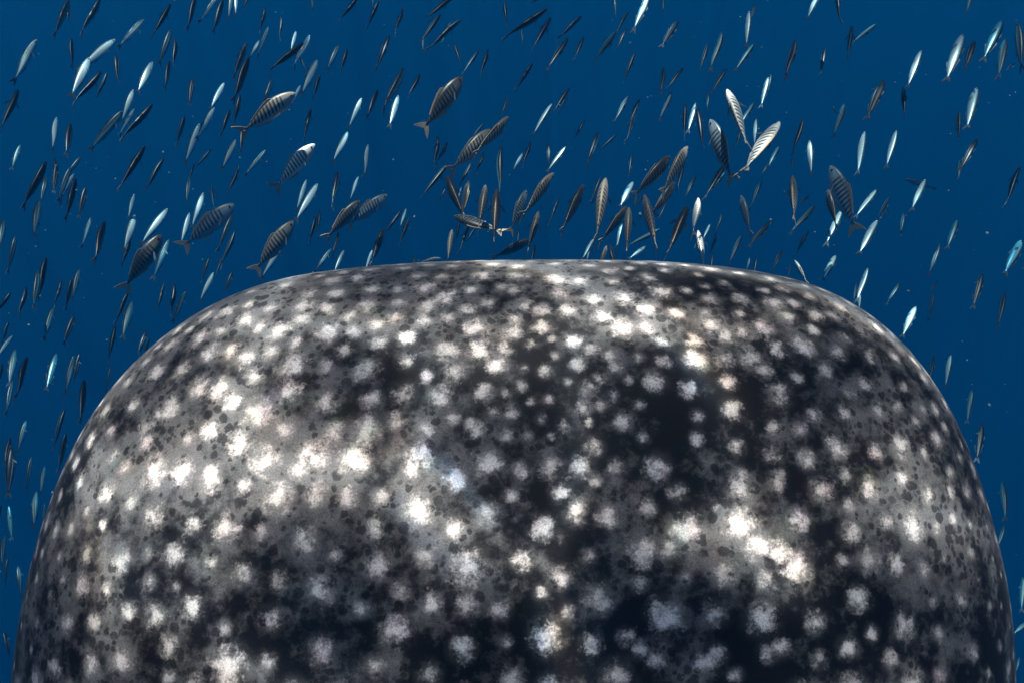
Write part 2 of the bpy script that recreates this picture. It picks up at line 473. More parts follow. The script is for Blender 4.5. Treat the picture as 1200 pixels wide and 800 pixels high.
eye_m, et, eo = material('shark_eye')
et.put(eo.inputs['Surface'], et.node('ShaderNodeBsdfPrincipled', {'Base Color': (0.01, 0.01, 0.012, 1), 'Roughness': 0.12}).outputs[0])
eye_mesh = bpy.data.meshes.new('shark_eye')
bm = bmesh.new()
bmesh.ops.create_uvsphere(bm, u_segments=16, v_segments=10, radius=0.026)
bm.to_mesh(eye_mesh); bm.free()
eye_mesh.materials.append(eye_m)
for s in (-1, 1):
    o = link(bpy.data.objects.new('eye', eye_mesh), shark)
    o.location = (s * 0.655, -0.22, -0.13)

# ------------------------------------------------------------------ the sea surface overhead: its see-through tint carries the net of light
SURFACE_Z = 1.05
# hand-placed brightening (+) and dimming (-) of that tint over the head: picture position, half sizes, stops
HEAD_LIGHT_MASK = [(200, 470, 140, 130, 1.0), (330, 520, 130, 110, 0.8), (420, 500, 60, 60, 0.5), (130, 560, 60, 160, 0.4), (300, 370, 120, 40, 0.3),
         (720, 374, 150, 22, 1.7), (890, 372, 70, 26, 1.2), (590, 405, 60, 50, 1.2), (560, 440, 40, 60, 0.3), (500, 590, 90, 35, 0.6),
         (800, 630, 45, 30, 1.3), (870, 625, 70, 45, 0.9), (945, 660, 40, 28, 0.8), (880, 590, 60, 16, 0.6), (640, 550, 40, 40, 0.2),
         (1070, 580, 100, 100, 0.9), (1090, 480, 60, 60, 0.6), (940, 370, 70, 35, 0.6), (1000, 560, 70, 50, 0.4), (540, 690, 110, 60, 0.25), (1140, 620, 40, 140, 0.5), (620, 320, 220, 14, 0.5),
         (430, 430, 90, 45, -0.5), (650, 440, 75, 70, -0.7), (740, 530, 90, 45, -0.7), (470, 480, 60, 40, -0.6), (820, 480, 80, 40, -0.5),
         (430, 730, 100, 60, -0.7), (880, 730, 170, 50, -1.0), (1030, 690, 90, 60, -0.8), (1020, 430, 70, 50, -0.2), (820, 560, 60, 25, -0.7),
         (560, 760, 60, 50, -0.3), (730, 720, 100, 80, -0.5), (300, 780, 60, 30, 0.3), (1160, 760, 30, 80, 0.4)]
# pools of light added the same way over some fish ahead: picture position, distance, radius in metres, stops
FISH_LIGHT_MASK = [(853, 112, 1.98, 0.06, 3.6), (362, 180, 2.14, 0.08, 1.8), (803, 178, 2.18, 0.05, 2.4), (817, 237, 2.42, 0.045, 2.6), (1066, 380, 2.7, 0.06, 1.6),
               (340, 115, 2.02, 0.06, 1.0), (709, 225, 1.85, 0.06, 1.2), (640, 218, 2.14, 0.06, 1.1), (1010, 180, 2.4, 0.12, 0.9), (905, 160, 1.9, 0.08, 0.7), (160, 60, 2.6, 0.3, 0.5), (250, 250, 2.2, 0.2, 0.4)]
PATCH = 5.12                           # size of the repeating stretch of waves, in metres
CELLS = 512


def refracted_light():
    """send a sheet of sunlight through random ripples and count where it lands 2 m further down, for red, green and blue"""
    g = np.random.default_rng(11)
    n = 1400
    a = (np.arange(n) + 0.5) / n * PATCH
    x, y = np.meshgrid(a, a, indexing='ij')
    sx, sy = np.zeros_like(x), np.zeros_like(x)
    k0 = 2 * math.pi / PATCH
    for _ in range(56):
        lam = math.exp(g.uniform(math.log(0.15), math.log(0.9)))
        th = g.normal(0.5, 0.75)
        kx, ky = round(math.cos(th) * PATCH / lam) * k0, round(math.sin(th) * PATCH / lam) * k0
        k = math.hypot(kx, ky)
        amp = 0.0118 / k ** 1.0 * g.uniform(0.5, 1.3) * (1 + 0.4 * (lam > 0.5))
        c = np.cos(kx * x + ky * y + g.uniform(0, 6.28)) * amp
        sx += c * kx
        sy += c * ky
    out = []
    for bend in (0.234, 0.250, 0.267):                # red, green, blue
        px = ((x - 2.2 * bend * sx) / PATCH * CELLS) % CELLS
        py = ((y - 2.2 * bend * sy) / PATCH * CELLS) % CELLS
        h = np.bincount((px.astype(int) * CELLS + py.astype(int)).ravel(), minlength=CELLS * CELLS).reshape(CELLS, CELLS).astype(float)
        h /= h.mean()
        for ax in (0, 1):
            h = 0.25 * np.roll(h, 1, ax) + 0.5 * h + 0.25 * np.roll(h, -1, ax)
        soft = h.copy()
        for _ in range(14):
            for ax in (0, 1):
                soft = 0.25 * np.roll(soft, 2, ax) + 0.5 * soft + 0.25 * np.roll(soft, -2, ax)
        out.append(0.82 * h + 0.18 * soft ** 1.6)
    return np.stack(out, -1)


def to_surface(p):
    return p + SUN_DIR * ((SURFACE_Z - p.z) / SUN_DIR.z)


def build_surface():
    n = 760
    u = np.linspace(-1, 1, n)
    x = np.sinh(u * 4.6) / math.sinh(4.6) * 45
    c0 = to_surface(on_shark(600, 520)[0])
    gx, gy = np.meshgrid(x + c0.x, x + c0.y, indexing='ij')
    gz = SURFACE_Z + 0.012 * np.sin(gx * 3.1 + gy * 1.3) + 0.010 * np.sin(gy * 4.7 - gx * 1.1)
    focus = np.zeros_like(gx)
    for px, py, rx, ry, a in HEAD_LIGHT_MASK:
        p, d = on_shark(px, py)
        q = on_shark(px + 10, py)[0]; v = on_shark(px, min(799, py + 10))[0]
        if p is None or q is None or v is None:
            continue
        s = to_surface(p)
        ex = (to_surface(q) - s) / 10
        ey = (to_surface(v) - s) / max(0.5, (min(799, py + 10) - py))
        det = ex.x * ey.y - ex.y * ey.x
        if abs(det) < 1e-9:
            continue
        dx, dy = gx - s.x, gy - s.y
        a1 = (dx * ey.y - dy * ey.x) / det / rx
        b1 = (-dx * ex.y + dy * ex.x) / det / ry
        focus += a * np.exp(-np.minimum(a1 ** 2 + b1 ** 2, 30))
    for px, py, dist, r, a in FISH_LIGHT_MASK:
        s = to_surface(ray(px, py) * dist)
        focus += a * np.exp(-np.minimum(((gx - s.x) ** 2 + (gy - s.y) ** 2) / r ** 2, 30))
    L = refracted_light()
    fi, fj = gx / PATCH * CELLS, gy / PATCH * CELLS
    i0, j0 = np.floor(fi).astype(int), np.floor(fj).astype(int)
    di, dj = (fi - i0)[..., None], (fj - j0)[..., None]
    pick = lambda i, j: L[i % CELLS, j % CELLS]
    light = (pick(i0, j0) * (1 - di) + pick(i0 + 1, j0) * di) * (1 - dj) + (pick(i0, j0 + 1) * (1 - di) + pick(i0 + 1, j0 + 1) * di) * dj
    light = LIGHT_MIN + LIGHT_GAIN * light * 2.0 ** (LIGHT_MASK_GAIN * focus)[..., None]
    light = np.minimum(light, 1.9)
    co = np.stack([gx, gy, gz], -1).reshape(-1, 3)
    i, j = np.meshgrid(np.arange(n - 1), np.arange(n - 1), indexing='ij')
    a = i * n + j
    q = np.stack([a, a + n, a + n + 1, a + 1], -1).reshape(-1, 4)
    me = bpy.data.meshes.new('water_surface')
    me.vertices.add(len(co))
    me.vertices.foreach_set('co', co.ravel().astype(np.float32))
    me.loops.add(q.size)
    me.loops.foreach_set('vertex_index', q.ravel().astype(np.int32))
    me.polygons.add(len(q))
    me.polygons.foreach_set('loop_start', np.arange(0, q.size, 4, dtype=np.int32))
    me.update(calc_edges=True)
    at = me.attributes.new('ripple_light', 'FLOAT_COLOR', 'POINT')
    rgba = np.concatenate([light.reshape(-1, 3), np.ones((len(co), 1))], 1).astype(np.float32)
    at.data.foreach_set('color', rgba.ravel())
    return me


LIGHT_MIN, LIGHT_GAIN, LIGHT_MASK_GAIN = 0.015, 0.60, 1.15


def surface_material():
    m, t, out = material('rippled_sea_surface')
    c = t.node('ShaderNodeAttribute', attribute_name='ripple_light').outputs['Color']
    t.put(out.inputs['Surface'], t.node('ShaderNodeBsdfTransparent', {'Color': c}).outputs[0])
    return m


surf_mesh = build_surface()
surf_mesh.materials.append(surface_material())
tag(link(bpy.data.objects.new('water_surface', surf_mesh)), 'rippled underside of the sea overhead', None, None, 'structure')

# ------------------------------------------------------------------ fish
def fish_skin(name, back, flank, belly, line, metal, bars=False):
    m, t, out = material(name)
    uv = t.node('ShaderNodeUVMap', uv_map='UVMap').outputs[0]
    s = t.node('ShaderNodeSeparateXYZ', {0: uv})
    u, v = s.outputs[0], s.outputs[1]           # nose to tail, back (0) to belly (1)
    P = t.node('ShaderNodeTexCoord').outputs['Object']
    oi = t.node('ShaderNodeObjectInfo').outputs['Random']
    nz = t.noise(P, 22, 3, 0.6).outputs['Fac']
    vv = t.math('ADD', v, t.math('MULTIPLY', t.math('SUBTRACT', nz, 0.5), 0.10))
    c = t.mix(t.smooth(vv, line - 0.14, line + 0.10), back, flank)
    c = t.mix(t.smooth(vv, 0.62, 0.80), c, belly)
    metalness = t.smooth(vv, line - 0.1, line + 0.1, 0.05, metal)
    if bars:
        # a pale seam along the back and dark slanting bars down each side
        k = t.math('ADD', u, t.math('MULTIPLY', v, -0.10))
        k = t.math('ADD', k, t.math('MULTIPLY', t.math('SUBTRACT', nz, 0.5), 0.016))
        w = t.math('SINE', t.math('MULTIPLY', k, 2 * math.pi * 17.0))
        bar = t.smooth(w, -0.35, 0.45)
        bar = t.math('MULTIPLY', bar, t.smooth(v, 0.04, 0.10))
        bar = t.math('MULTIPLY', bar, t.smooth(vv, 0.66, 0.50))
        bar = t.math('MULTIPLY', bar, t.smooth(u, 0.17, 0.23))
        c = t.mix(t.math('MULTIPLY', bar, 0.86), c, (0.012, 0.014, 0.020, 1))
    else:
        # thin bright line and a row of dark dots behind the head
        ln = t.math('MULTIPLY', t.smooth(t.math('ABSOLUTE', t.math('SUBTRACT', v, line + 0.08)), 0.045, 0.012), t.smooth(u, 0.2, 0.3))
        c = t.mix(t.math('MULTIPLY', ln, 0.5), c, (0.75, 0.72, 0.62, 1))
        dot = t.math('SINE', t.math('MULTIPLY', u, 95.0))
        dot = t.math('MULTIPLY', t.smooth(dot, 0.3, 0.7), t.smooth(t.math('ABSOLUTE', t.math('SUBTRACT', v, line - 0.02)), 0.04, 0.02))
        dot = t.math('MULTIPLY', dot, t.smooth(u, 0.45, 0.35))
        c = t.mix(t.math('MULTIPLY', dot, 0.8), c, (0.01, 0.012, 0.02, 1))
    br = t.node('ShaderNodeMapRange', {'Value': oi, 'To Min': 0.75, 'To Max': 1.25}).outputs[0]
    c = t.mix(1.0, c, t.node('ShaderNodeCombineColor', {0: br, 1: br, 2: br}).outputs[0], 'MULTIPLY')
    sc = t.node('ShaderNodeTexVoronoi', {'Vector': P, 'Scale': 70.0})
    bump = t.node('ShaderNodeBump', {'Strength': 0.05, 'Distance': 0.004, 'Height': sc.outputs['Distance']})
    b = t.node('ShaderNodeBsdfPrincipled', {'Base Color': c, 'Metallic': metalness, 'Roughness': 0.38, 'Normal': bump.outputs[0]})
    t.put(out.inputs['Surface'], b.outputs[0])
    return m


def plain(name, c, rough=0.5, through=0.0):
    m, t, out = material(name)
    P = t.node('ShaderNodeTexCoord').outputs['Object']
    nz = t.smooth(t.noise(P, 60, 3, 0.6).outputs['Fac'], 0.25, 0.75, 0.7, 1.25)
    cc = t.mix(1.0, c, t.node('ShaderNodeCombineColor', {0: nz, 1: nz, 2: nz}).outputs[0], 'MULTIPLY')
    b = t.node('ShaderNodeBsdfPrincipled', {'Base Color': cc, 'Roughness': rough}).outputs[0]
    if through:
        tr = t.node('ShaderNodeBsdfTransparent', {'Color': (0.9, 0.95, 1, 1)}).outputs[0]
        b = t.node('ShaderNodeMixShader', {0: through, 1: b, 2: tr}).outputs[0]
    t.put(out.inputs['Surface'], b)
    return m


SKINS = [fish_skin('shaded_navy_scales', (0.002, 0.006, 0.018, 1), (0.008, 0.036, 0.075, 1), (0.02, 0.20, 0.36, 1), 0.50, 0.5),  # shaded to sunlit looks of the school, put into the scale colours
         fish_skin('blue_grey_scales', (0.004, 0.014, 0.030, 1), (0.09, 0.31, 0.40, 1), (0.06, 0.40, 0.60, 1), 0.38, 0.60),
         fish_skin('sunlit_silver_scales', (0.02, 0.07, 0.11, 1), (0.56, 0.76, 0.80, 1), (0.20, 0.58, 0.74, 1), 0.28, 0.45)]
BAR_SKINS = [fish_skin('barred_tan_scales', (0.20, 0.17, 0.14, 1), (0.40, 0.40, 0.38, 1), (0.48, 0.52, 0.54, 1), 0.30, 0.30, True),
             fish_skin('barred_dark_scales', (0.045, 0.040, 0.038, 1), (0.16, 0.17, 0.18, 1), (0.30, 0.34, 0.37, 1), 0.38, 0.30, True),
             fish_skin('barred_silver_scales', (0.68, 0.64, 0.59, 1), (0.60, 0.60, 0.58, 1), (0.60, 0.62, 0.62, 1), 0.25, 0.25, True),  # back colour raised to carry the sunlight on bright heads
             fish_skin('barred_blue_scales', (0.08, 0.11, 0.14, 1), (0.28, 0.38, 0.44, 1), (0.38, 0.46, 0.50, 1), 0.30, 0.35, True)]
FIN_DARK = plain('smoky_fin', (0.05, 0.07, 0.09, 1), 0.5, 0.35)
FIN_TAN = plain('tan_fin', (0.52, 0.38, 0.26, 1), 0.5, 0.15)
FIN_CLEAR = plain('clear_fin', (0.30, 0.36, 0.40, 1), 0.5, 0.55)
EYE = plain('fish_eye', (0.006, 0.006, 0.008, 1), 0.1)

SLENDER = [(0, .004), (.015, .017), (.05, .033), (.10, .047), (.17, .060), (.26, .069), (.36, .072), (.46, .069), (.56, .060), (.66, .046), (.75, .030), (.82, .017), (.885, .010)]
DEEP = [(0, 0.005), (0.015, 0.026), (0.05, 0.053), (0.1, 0.079), (0.17, 0.106), (0.26, 0.125), (0.36, 0.130), (0.46, 0.121), (0.56, 0.099), (0.66, 0.070), (0.75, 0.040), (0.82, 0.021), (0.865, 0.016)]


def bend_at(s, a):
    return a * (0.30 * s * s - 0.10 * s + 0.06 * math.sin(s * 5.0))


class FishShape:
    def __init__(self, deep, bend):
        self.deep, self.bend = deep, bend

    def place(self, s, x, z):
        """a point at s along the fish (0 nose, 1 tail tip), x to the side, z up, laid on the curved spine"""
        d = (bend_at(s + .01, self.bend) - bend_at(s - .01, self.bend)) / .02
        n = math.hypot(1, d)
        return (bend_at(s, self.bend) + x / n, 0.5 - s + x * d / n, z)

    def body(self, bm, mat, around=14):
        prof = DEEP if self.deep else SLENDER
        uvl = bm.loops.layers.uv.new('UVMap')
        rings, info = [], {}
        for s, h in prof:
            wid = h * (0.52 if self.deep else 0.66)
            if s > .7: wid = max(wid * 0.85, 0.008)
            ring = []
            for k in range(around):
                a = 2 * math.pi * k / around
                z = math.cos(a) * h * (1.0 if math.cos(a) > 0 else 1.04)
                x = math.copysign(abs(math.sin(a)) ** 1.0, math.sin(a)) * wid
                vtx = bm.verts.new(self.place(s, x, z))
                info[vtx] = (s, 1 - abs(1 - k / (around / 2)) if False else (k if k <= around / 2 else around - k) / (around / 2))
                ring.append(vtx)
            rings.append(ring)
        fs = []
        for a, b in zip(rings, rings[1:]):
            for k in range(around):
                k2 = (k + 1) % around
                fs.append(bm.faces.new((a[k], a[k2], b[k2], b[k])))
        fs.append(bm.faces.new(rings[0][::-1]))
        fs.append(bm.faces.new(rings[-1]))
        for f in fs:
            f.material_index = mat
            f.smooth = True
            for lp in f.loops:
                lp[uvl].uv = info[lp.vert]

    def plate(self, bm, mat, pts, thick, frame=None):
        """a thin fin with real thickness; pts are (s, z) in the mid plane, or go through frame(s, z, side)"""
        put = frame or (lambda s, z, e_: self.place(s, e_, z))
        lo = [bm.verts.new(put(s, z, -thick)) for s, z in pts]
        hi = [bm.verts.new(put(s, z, thick)) for s, z in pts]
        n = len(pts)
        fs = [bm.faces.new(lo[::-1]), bm.faces.new(hi)]
        fs += [bm.faces.new((lo[k], lo[(k + 1) % n], hi[(k + 1) % n], hi[k])) for k in range(n)]
        for f in fs:
            f.material_index = mat

    def tail(self, bm, mat):
        t = 0.14 if self.deep else 0.060
        b = 0.02 if self.deep else 0.012
        self.plate(bm, mat, [(.84, b), (.90, b + t * .42), (.96, t * .85), (1.0, t), (.975, t * .62), (.945, t * .22), (.925, 0)], .004)
        self.plate(bm, mat, [(.925, 0), (.945, -t * .22), (.975, -t * .62), (1.0, -t), (.96, -t * .85), (.90, -b - t * .42), (.84, -b)], .004)

    def dorsal(self, bm, mat):
        if self.deep:
            self.plate(bm, mat, [(.30, .118), (.36, .160), (.45, .150), (.60, .108), (.74, .058), (.74, .032), (.60, .075), (.45, .110)], .003)
        else:
            self.plate(bm, mat, [(.30, .066), (.34, .092), (.42, .074), (.42, .064)], .003)
            self.plate(bm, mat, [(.50, .060), (.54, .082), (.64, .058), (.76, .035), (.76, .022), (.64, .042)], .003)

    def anal(self, bm, mat):
        if self.deep:
            self.plate(bm, mat, [(.50, -.106), (.54, -.142), (.64, -.100), (.75, -.054), (.75, -.034), (.62, -.080)], .003)
        else:
            self.plate(bm, mat, [(.55, -.055), (.58, -.078), (.66, -.056), (.76, -.035), (.76, -.022), (.64, -.042)], .003)

    def pectoral(self, bm, mat, side):
        w0 = 0.060 if self.deep else 0.040
        ln = 0.13 if self.deep else 0.10

        def fr(p, q, e_):
            x = side * (w0 + p * ln * 0.62)
            return self.place(.27 + p * ln * 0.8 - q * 0.02, x, -0.028 + q * 0.05 - p * 0.03 + e_)
        self.plate(bm, mat, [(0, -.25), (.5, -.55), (1.0, -.1), (.75, .45), (.3, .5), (0, .3)], .002, fr)

    def eye(self, bm, mat, side):
        s, z = (.075, .018) if self.deep else (.06, .010)
        x = side * (0.031 if self.deep else 0.021)
        r = 0.017 if self.deep else 0.013
        m = bmesh.ops.create_icosphere(bm, subdivisions=1, radius=r, matrix=Matrix.Translation(self.place(s, x, z)))
        for f in {f for v_ in m['verts'] for f in v_.link_faces}:
            f.material_index = mat
            f.smooth = True


def finish(name, build, mats):
    bm = bmesh.new()
    build(bm)
    bmesh.ops.recalc_face_normals(bm, faces=bm.faces[:])
    me = bpy.data.meshes.new(name)
    bm.to_mesh(me)
    bm.free()
    for m in mats:
        me.materials.append(m)
    return me


BENDS = [-0.75, -0.45, -0.2, 0.0, 0.2, 0.45, 0.75]
small_mesh = {}
for si, skin in enumerate(SKINS):
    for bi, b in enumerate(BENDS):
        fs = FishShape(False, b)

        def whole(bm, fs=fs):
            fs.body(bm, 0)
            fs.tail(bm, 1); fs.dorsal(bm, 1); fs.anal(bm, 1)
            for sd in (-1, 1):
                fs.pectoral(bm, 2, sd)
                fs.eye(bm, 3, sd)
        small_mesh[si, bi] = finish('slender_fish', whole, [skin, FIN_DARK, FIN_CLEAR, EYE])

deep_parts = {}
for bi, b in enumerate(BENDS):
    fs = FishShape(True, b)
    for si, skin in enumerate(BAR_SKINS):
        deep_parts[si, bi] = [('body', finish('barred_fish_body', lambda bm: fs.body(bm, 0, 16), [skin]))]
    shared = [('tail_fin', finish('tail_fin', lambda bm: fs.tail(bm, 0), [FIN_TAN])),
              ('dorsal_fin', finish('dorsal_fin', lambda bm: fs.dorsal(bm, 0), [FIN_TAN])),
              ('anal_fin', finish('anal_fin', lambda bm: fs.anal(bm, 0), [FIN_TAN]))]
    for sd in (-1, 1):
        shared.append(('pectoral_fin', finish('pectoral_fin', lambda bm: fs.pectoral(bm, 0, sd), [FIN_CLEAR])))
        shared.append(('eye', finish('eye', lambda bm: fs.eye(bm, 0, sd), [EYE])))
    for si in range(len(BAR_SKINS)):
        deep_parts[si, bi] += shared


def fish_matrix(hx, hy, tx, ty, length, phi, psi):
    """stand a fish of that length where its nose and tail are seen; phi: how far it swims away from the lens,
    psi: roll, 0 = back towards the lens, 90 = right flank towards it"""
    n = math.hypot(hx - tx, hy - ty)
    dist = F_PX * length * math.cos(phi) / n
    deep = 0.5 * length * math.sin(phi)
    nose, tail = ray(hx, hy) * (dist + deep), ray(tx, ty) * (dist - deep)
    mid = (nose + tail) / 2
    d = nose - tail
    length = d.length
    d.normalize()
    tocam = (-mid).normalized()
    tocam = (tocam - d * tocam.dot(d)).normalized()
    left = -(d.cross(tocam))
    up = tocam * math.cos(psi) + left * math.sin(psi)
    x = d.cross(up).normalized()
    m = Matrix((x, d, up)).transposed().to_4x4()
    return Matrix.Translation(mid) @ m @ Matrix.Scale(length, 4), dist


# slender schooling fish: nose x, nose y, tail x, tail y, sheen (0 shaded ... 2 sunlit, put into the scale colour); tiles of the picture, enlarged
SLENDER_FISH = [
 ((0, 0, 4), "325,0,255,180,1 470,-10,360,170,1.2 322,20,315,105,0 172,185,70,395,1.4 85,420,-10,620,.8 335,180,345,320,0 540,185,370,330,1.8 675,92,548,230,1.8 540,255,547,395,.1 420,270,330,460,1.3 475,335,320,490,.1 500,340,435,480,1 715,290,638,450,1.5 625,420,565,580,1.8 575,520,410,715,.9 630,510,550,640,1.4 715,488,545,660,.1 800,20,708,180,.1 870,-30,805,15,.2 800,140,740,310,.8 820,180,800,320,.1 795,288,780,420,0 905,365,885,500,0 920,-20,885,145,.3 1030,-20,940,115,1.8 1045,0,1000,160,.1 1088,-40,1070,95,1.4 1108,-40,1105,75,1.9 1180,-30,1140,50,.1 1157,200,1090,375,.8 1215,190,1165,275,1.8 1168,270,1100,485,.2 1125,445,1085,595,.1 1050,390,985,515,1.4 1080,515,1038,645,.1 1005,505,915,660,1.3 935,580,865,775,1.9 265,550,250,710,1.3 332,580,312,735,.2 95,680,55,795,.8 865,545,822,690,.1 990,700,910,800,.7 1105,655,1035,800,1.4 1140,590,1130,720,.1 257,740,250,850,.4 380,735,300,840,.7 216,758,88,985,.1 680,685,548,900,.3 770,740,680,915,.4 1244,704,1140,828,1.4 1112,792,1052,912,.1 1125,770,1100,840,.5"),
 ((300, 0, 4), "42,35,5,160,.4 57,128,0,270,1.8 117,78,100,195,.4 187,148,162,245,1.3 222,203,52,332,.1 252,165,155,320,1.9 205,265,238,345,.6 287,283,210,450,1.8 302,350,272,470,.3 208,400,160,500,1.3 390,208,328,337,.7 427,230,388,342,.3 478,-15,380,100,.1 265,-40,270,50,.8 75,370,20,520,.7 60,490,25,570,.8 258,503,218,670,.8 495,460,430,608,2 430,620,350,768,1.6 525,678,515,830,2 577,5,520,138,.1 547,-30,545,45,.6 688,38,640,165,.7 625,168,560,345,.05 692,318,575,530,1 572,423,525,555,.3 667,448,625,597,1.5 768,348,700,462,.3 930,-15,788,102,.1 865,68,765,212,.4 962,92,800,250,1.2 917,103,870,205,.8 930,203,968,312,.1 785,165,785,245,.6 1045,238,965,355,.9 1087,232,1042,362,.05 1163,5,1178,132,.05 1177,450,1140,565,.4 1068,578,1008,645,.7 852,638,818,790,.3 897,668,835,772,.05 1067,715,1025,820,.1 900,768,765,936,1 1150,685,1158,930,.5"),
 ((600, 0, 4), "167,40,-60,180,1.2 150,-20,80,20,.1 478,-30,487,88,.7 645,-30,565,142,1.4 610,-50,612,25,1.8 700,-40,702,58,.05 182,83,90,240,.2 327,78,218,190,.1 262,178,155,332,.05 337,173,290,287,.1 45,130,57,202,.7 547,58,490,172,.4 537,135,490,242,.3 487,148,378,290,.9 577,245,520,402,1.1 778,98,695,232,.05 710,318,690,437,.2 803,320,723,427,.05 748,433,683,565,.7 97,298,15,432,.1 272,412,188,545,.05 265,440,212,535,.7 187,488,95,642,1.6 550,448,480,582,.4 597,468,548,587,.2 577,543,545,672,.5 343,565,295,662,.05 403,618,335,797,.8 492,630,400,718,.4 170,678,172,785,.3 252,688,160,808,1.5 88,663,40,792,.1 50,718,0,805,1.6 562,723,548,832,.3 1112,53,1097,227,2 1140,22,1118,90,.3 1135,207,1040,342,1 985,150,920,327,.5 920,203,880,340,.8 1005,323,930,445,.3 920,430,910,517,.7 810,488,803,652,.2 862,483,822,625,1.7 866,508,890,707,.2 1202,363,1165,512,1.4 1133,483,1065,585,.4 1145,558,1137,692,1.8 1085,590,1050,705,1.2"),
 ((900, 0, 4), "242,-30,183,95,1.5 312,-40,330,118,.3 392,123,367,282,.4 508,113,385,205,1 127,188,65,362,.2 268,223,250,357,.2 718,238,650,425,1.5 542,378,460,572,.3 635,408,645,552,.1 357,488,300,642,1.1 302,495,325,545,.1 912,162,830,405,1.7 967,193,922,342,.2 1097,98,1000,302,.8 1168,108,1185,337,1.2 1112,183,1080,378,.7 1155,298,1115,335,.1 957,-40,930,57,.8 977,413,930,622,1.9 895,525,897,657,.1 980,653,895,820,.3 453,618,425,830,2 602,612,550,792,1.8 163,558,105,722,.3 195,658,205,830,1.4 52,688,0,785,.5 15,348,0,425,.8 1180,785,1120,972,.2 115,738,115,800,.1"),
 ((0, 200, 4), "217,25,185,155,.8 182,138,152,320,.7 265,-30,250,110,.2 330,-15,272,150,.4 347,15,285,130,1.9 357,38,310,242,.05 402,78,370,225,.2 287,110,280,182,.1 17,228,-5,365,.4 72,310,30,487,1.1 433,213,385,367,1.7 492,238,458,432,.3 630,110,602,228,1.6 632,208,575,388,1.7 612,325,565,452,.05 785,178,648,357,1.3 792,323,715,515,.7 885,30,870,162,.7 953,103,890,278,1.7 988,72,1002,182,1.1 888,198,845,350,1.5 1102,282,1020,462,1.1 1092,203,1020,388,.7 1048,400,1008,505,.6 982,403,945,535,.1 1000,478,930,620,1.4 1090,473,1045,582,.2 912,-30,888,52,.2 217,408,190,607,.1 177,468,148,657,.4 122,543,70,692,.3 287,513,240,645,.6 373,463,340,610,.7 337,508,308,657,.2 252,638,205,797,.7 347,678,290,822,.2 50,570,-50,690,.1 42,708,15,810,.3 60,772,-20,880,1.4 772,523,740,662,.5 818,528,785,692,.2 872,565,815,715,1.2 845,605,815,720,1.5 602,568,545,722,.1 617,612,570,795,1.1 540,724,504,908,.2 685,752,640,860,.1"),
 ((300, 150, 4), "237,243,190,392,1.7 288,262,178,445,1.9 382,203,345,382,.7 480,228,440,347,1.4 683,383,590,510,1.1 703,378,672,470,1.8 718,418,660,557,.6 300,388,290,502,.1 280,413,245,547,.2 357,563,270,680,1.1 412,573,360,690,1.7 388,488,345,615,.6 130,533,15,715,1.4 545,573,510,680,1.4 745,598,738,690,.7 1007,165,950,270,.2 887,283,850,352,.2 962,278,942,345,1.3 1003,458,958,597,1 1032,468,990,535,.2 957,430,940,545,.1"),
 ((600, 150, 4), "417,228,370,355,.3 568,253,500,387,2 803,160,770,295,.3 612,318,570,378,.8 517,448,492,572,1.4 722,348,680,435,.3 692,473,528,552,1 632,553,545,615,1.8 387,518,328,625,1.4 362,555,345,640,.8 862,228,810,342,.8 1002,165,898,335,.2 1000,208,925,300,.7 928,452,895,520,1.4 982,402,945,500,.8 957,488,918,610,.4 1077,503,1018,645,.6 1172,248,1125,382,.6 1205,440,1105,547,.3 1115,608,1095,690,.4 1147,603,1130,700,.2 940,592,930,680,.3 222,328,175,467,.9 107,545,85,650,.2 32,465,22,550,.7 803,465,745,533,.1 1205,165,1172,220,.2"),
 ((900, 200, 4), "192,118,138,172,.2 218,162,90,295,1.1 345,185,265,348,2 192,282,130,405,1.1 67,373,22,475,.3 32,235,-15,270,.1 107,438,90,510,.6 512,87,403,222,1.4 573,122,513,225,.7 562,168,515,235,.05 512,233,423,408,2 737,42,668,188,1.7 643,40,792,85,.5 637,198,618,312,.7 887,233,838,370,.4 807,343,753,498,.5 902,-50,895,47,.7 792,517,753,567,.2 773,577,745,705,.4 617,523,548,628,.5 317,398,252,525,1.6 468,457,410,612,1.9 415,528,398,610,.8 430,575,425,660,1.7 693,637,625,790,2 1002,483,958,655,.1 1107,568,1073,738,.7 1187,327,1095,502,.9 1205,660,1195,725,.1"),
 ((0, 300, 3), "390,388,368,480,.4 512,263,495,350,.1 524,285,505,360,.2 52,328,30,462,.7 97,353,70,502,.3 197,342,160,485,.4 262,348,230,488,.9 280,343,262,442,.1 10,378,-5,460,.3 44,438,25,558,.9 297,433,285,592,.2 91,578,62,693,1 229,533,190,690,.4 232,622,205,765,.2 37,638,18,735,.3 43,668,25,855,.1 112,703,97,822,.5 156,738,143,842,.7 45,278,-15,362,1.4"),
 ((0, 533, 3), "127,127,122,257,.8 157,168,145,240,.4 30,178,42,302,.7 16,283,9,392,.4 29,358,21,462,.7 62,388,72,505,.6 13,618,36,717,.3 3,175,-3,250,.3"),
 ((800, 300, 3), "882,348,862,445,1.1 943,348,925,467,2 1017,468,1000,592,.7 1051,587,1033,725,.3"),
 ((800, 533, 3), "1124,93,1138,238,1 1132,243,1105,330,.5 1196,428,1190,553,.7 1215,585,1160,630,1.7 1186,707,1172,765,.4"),
]
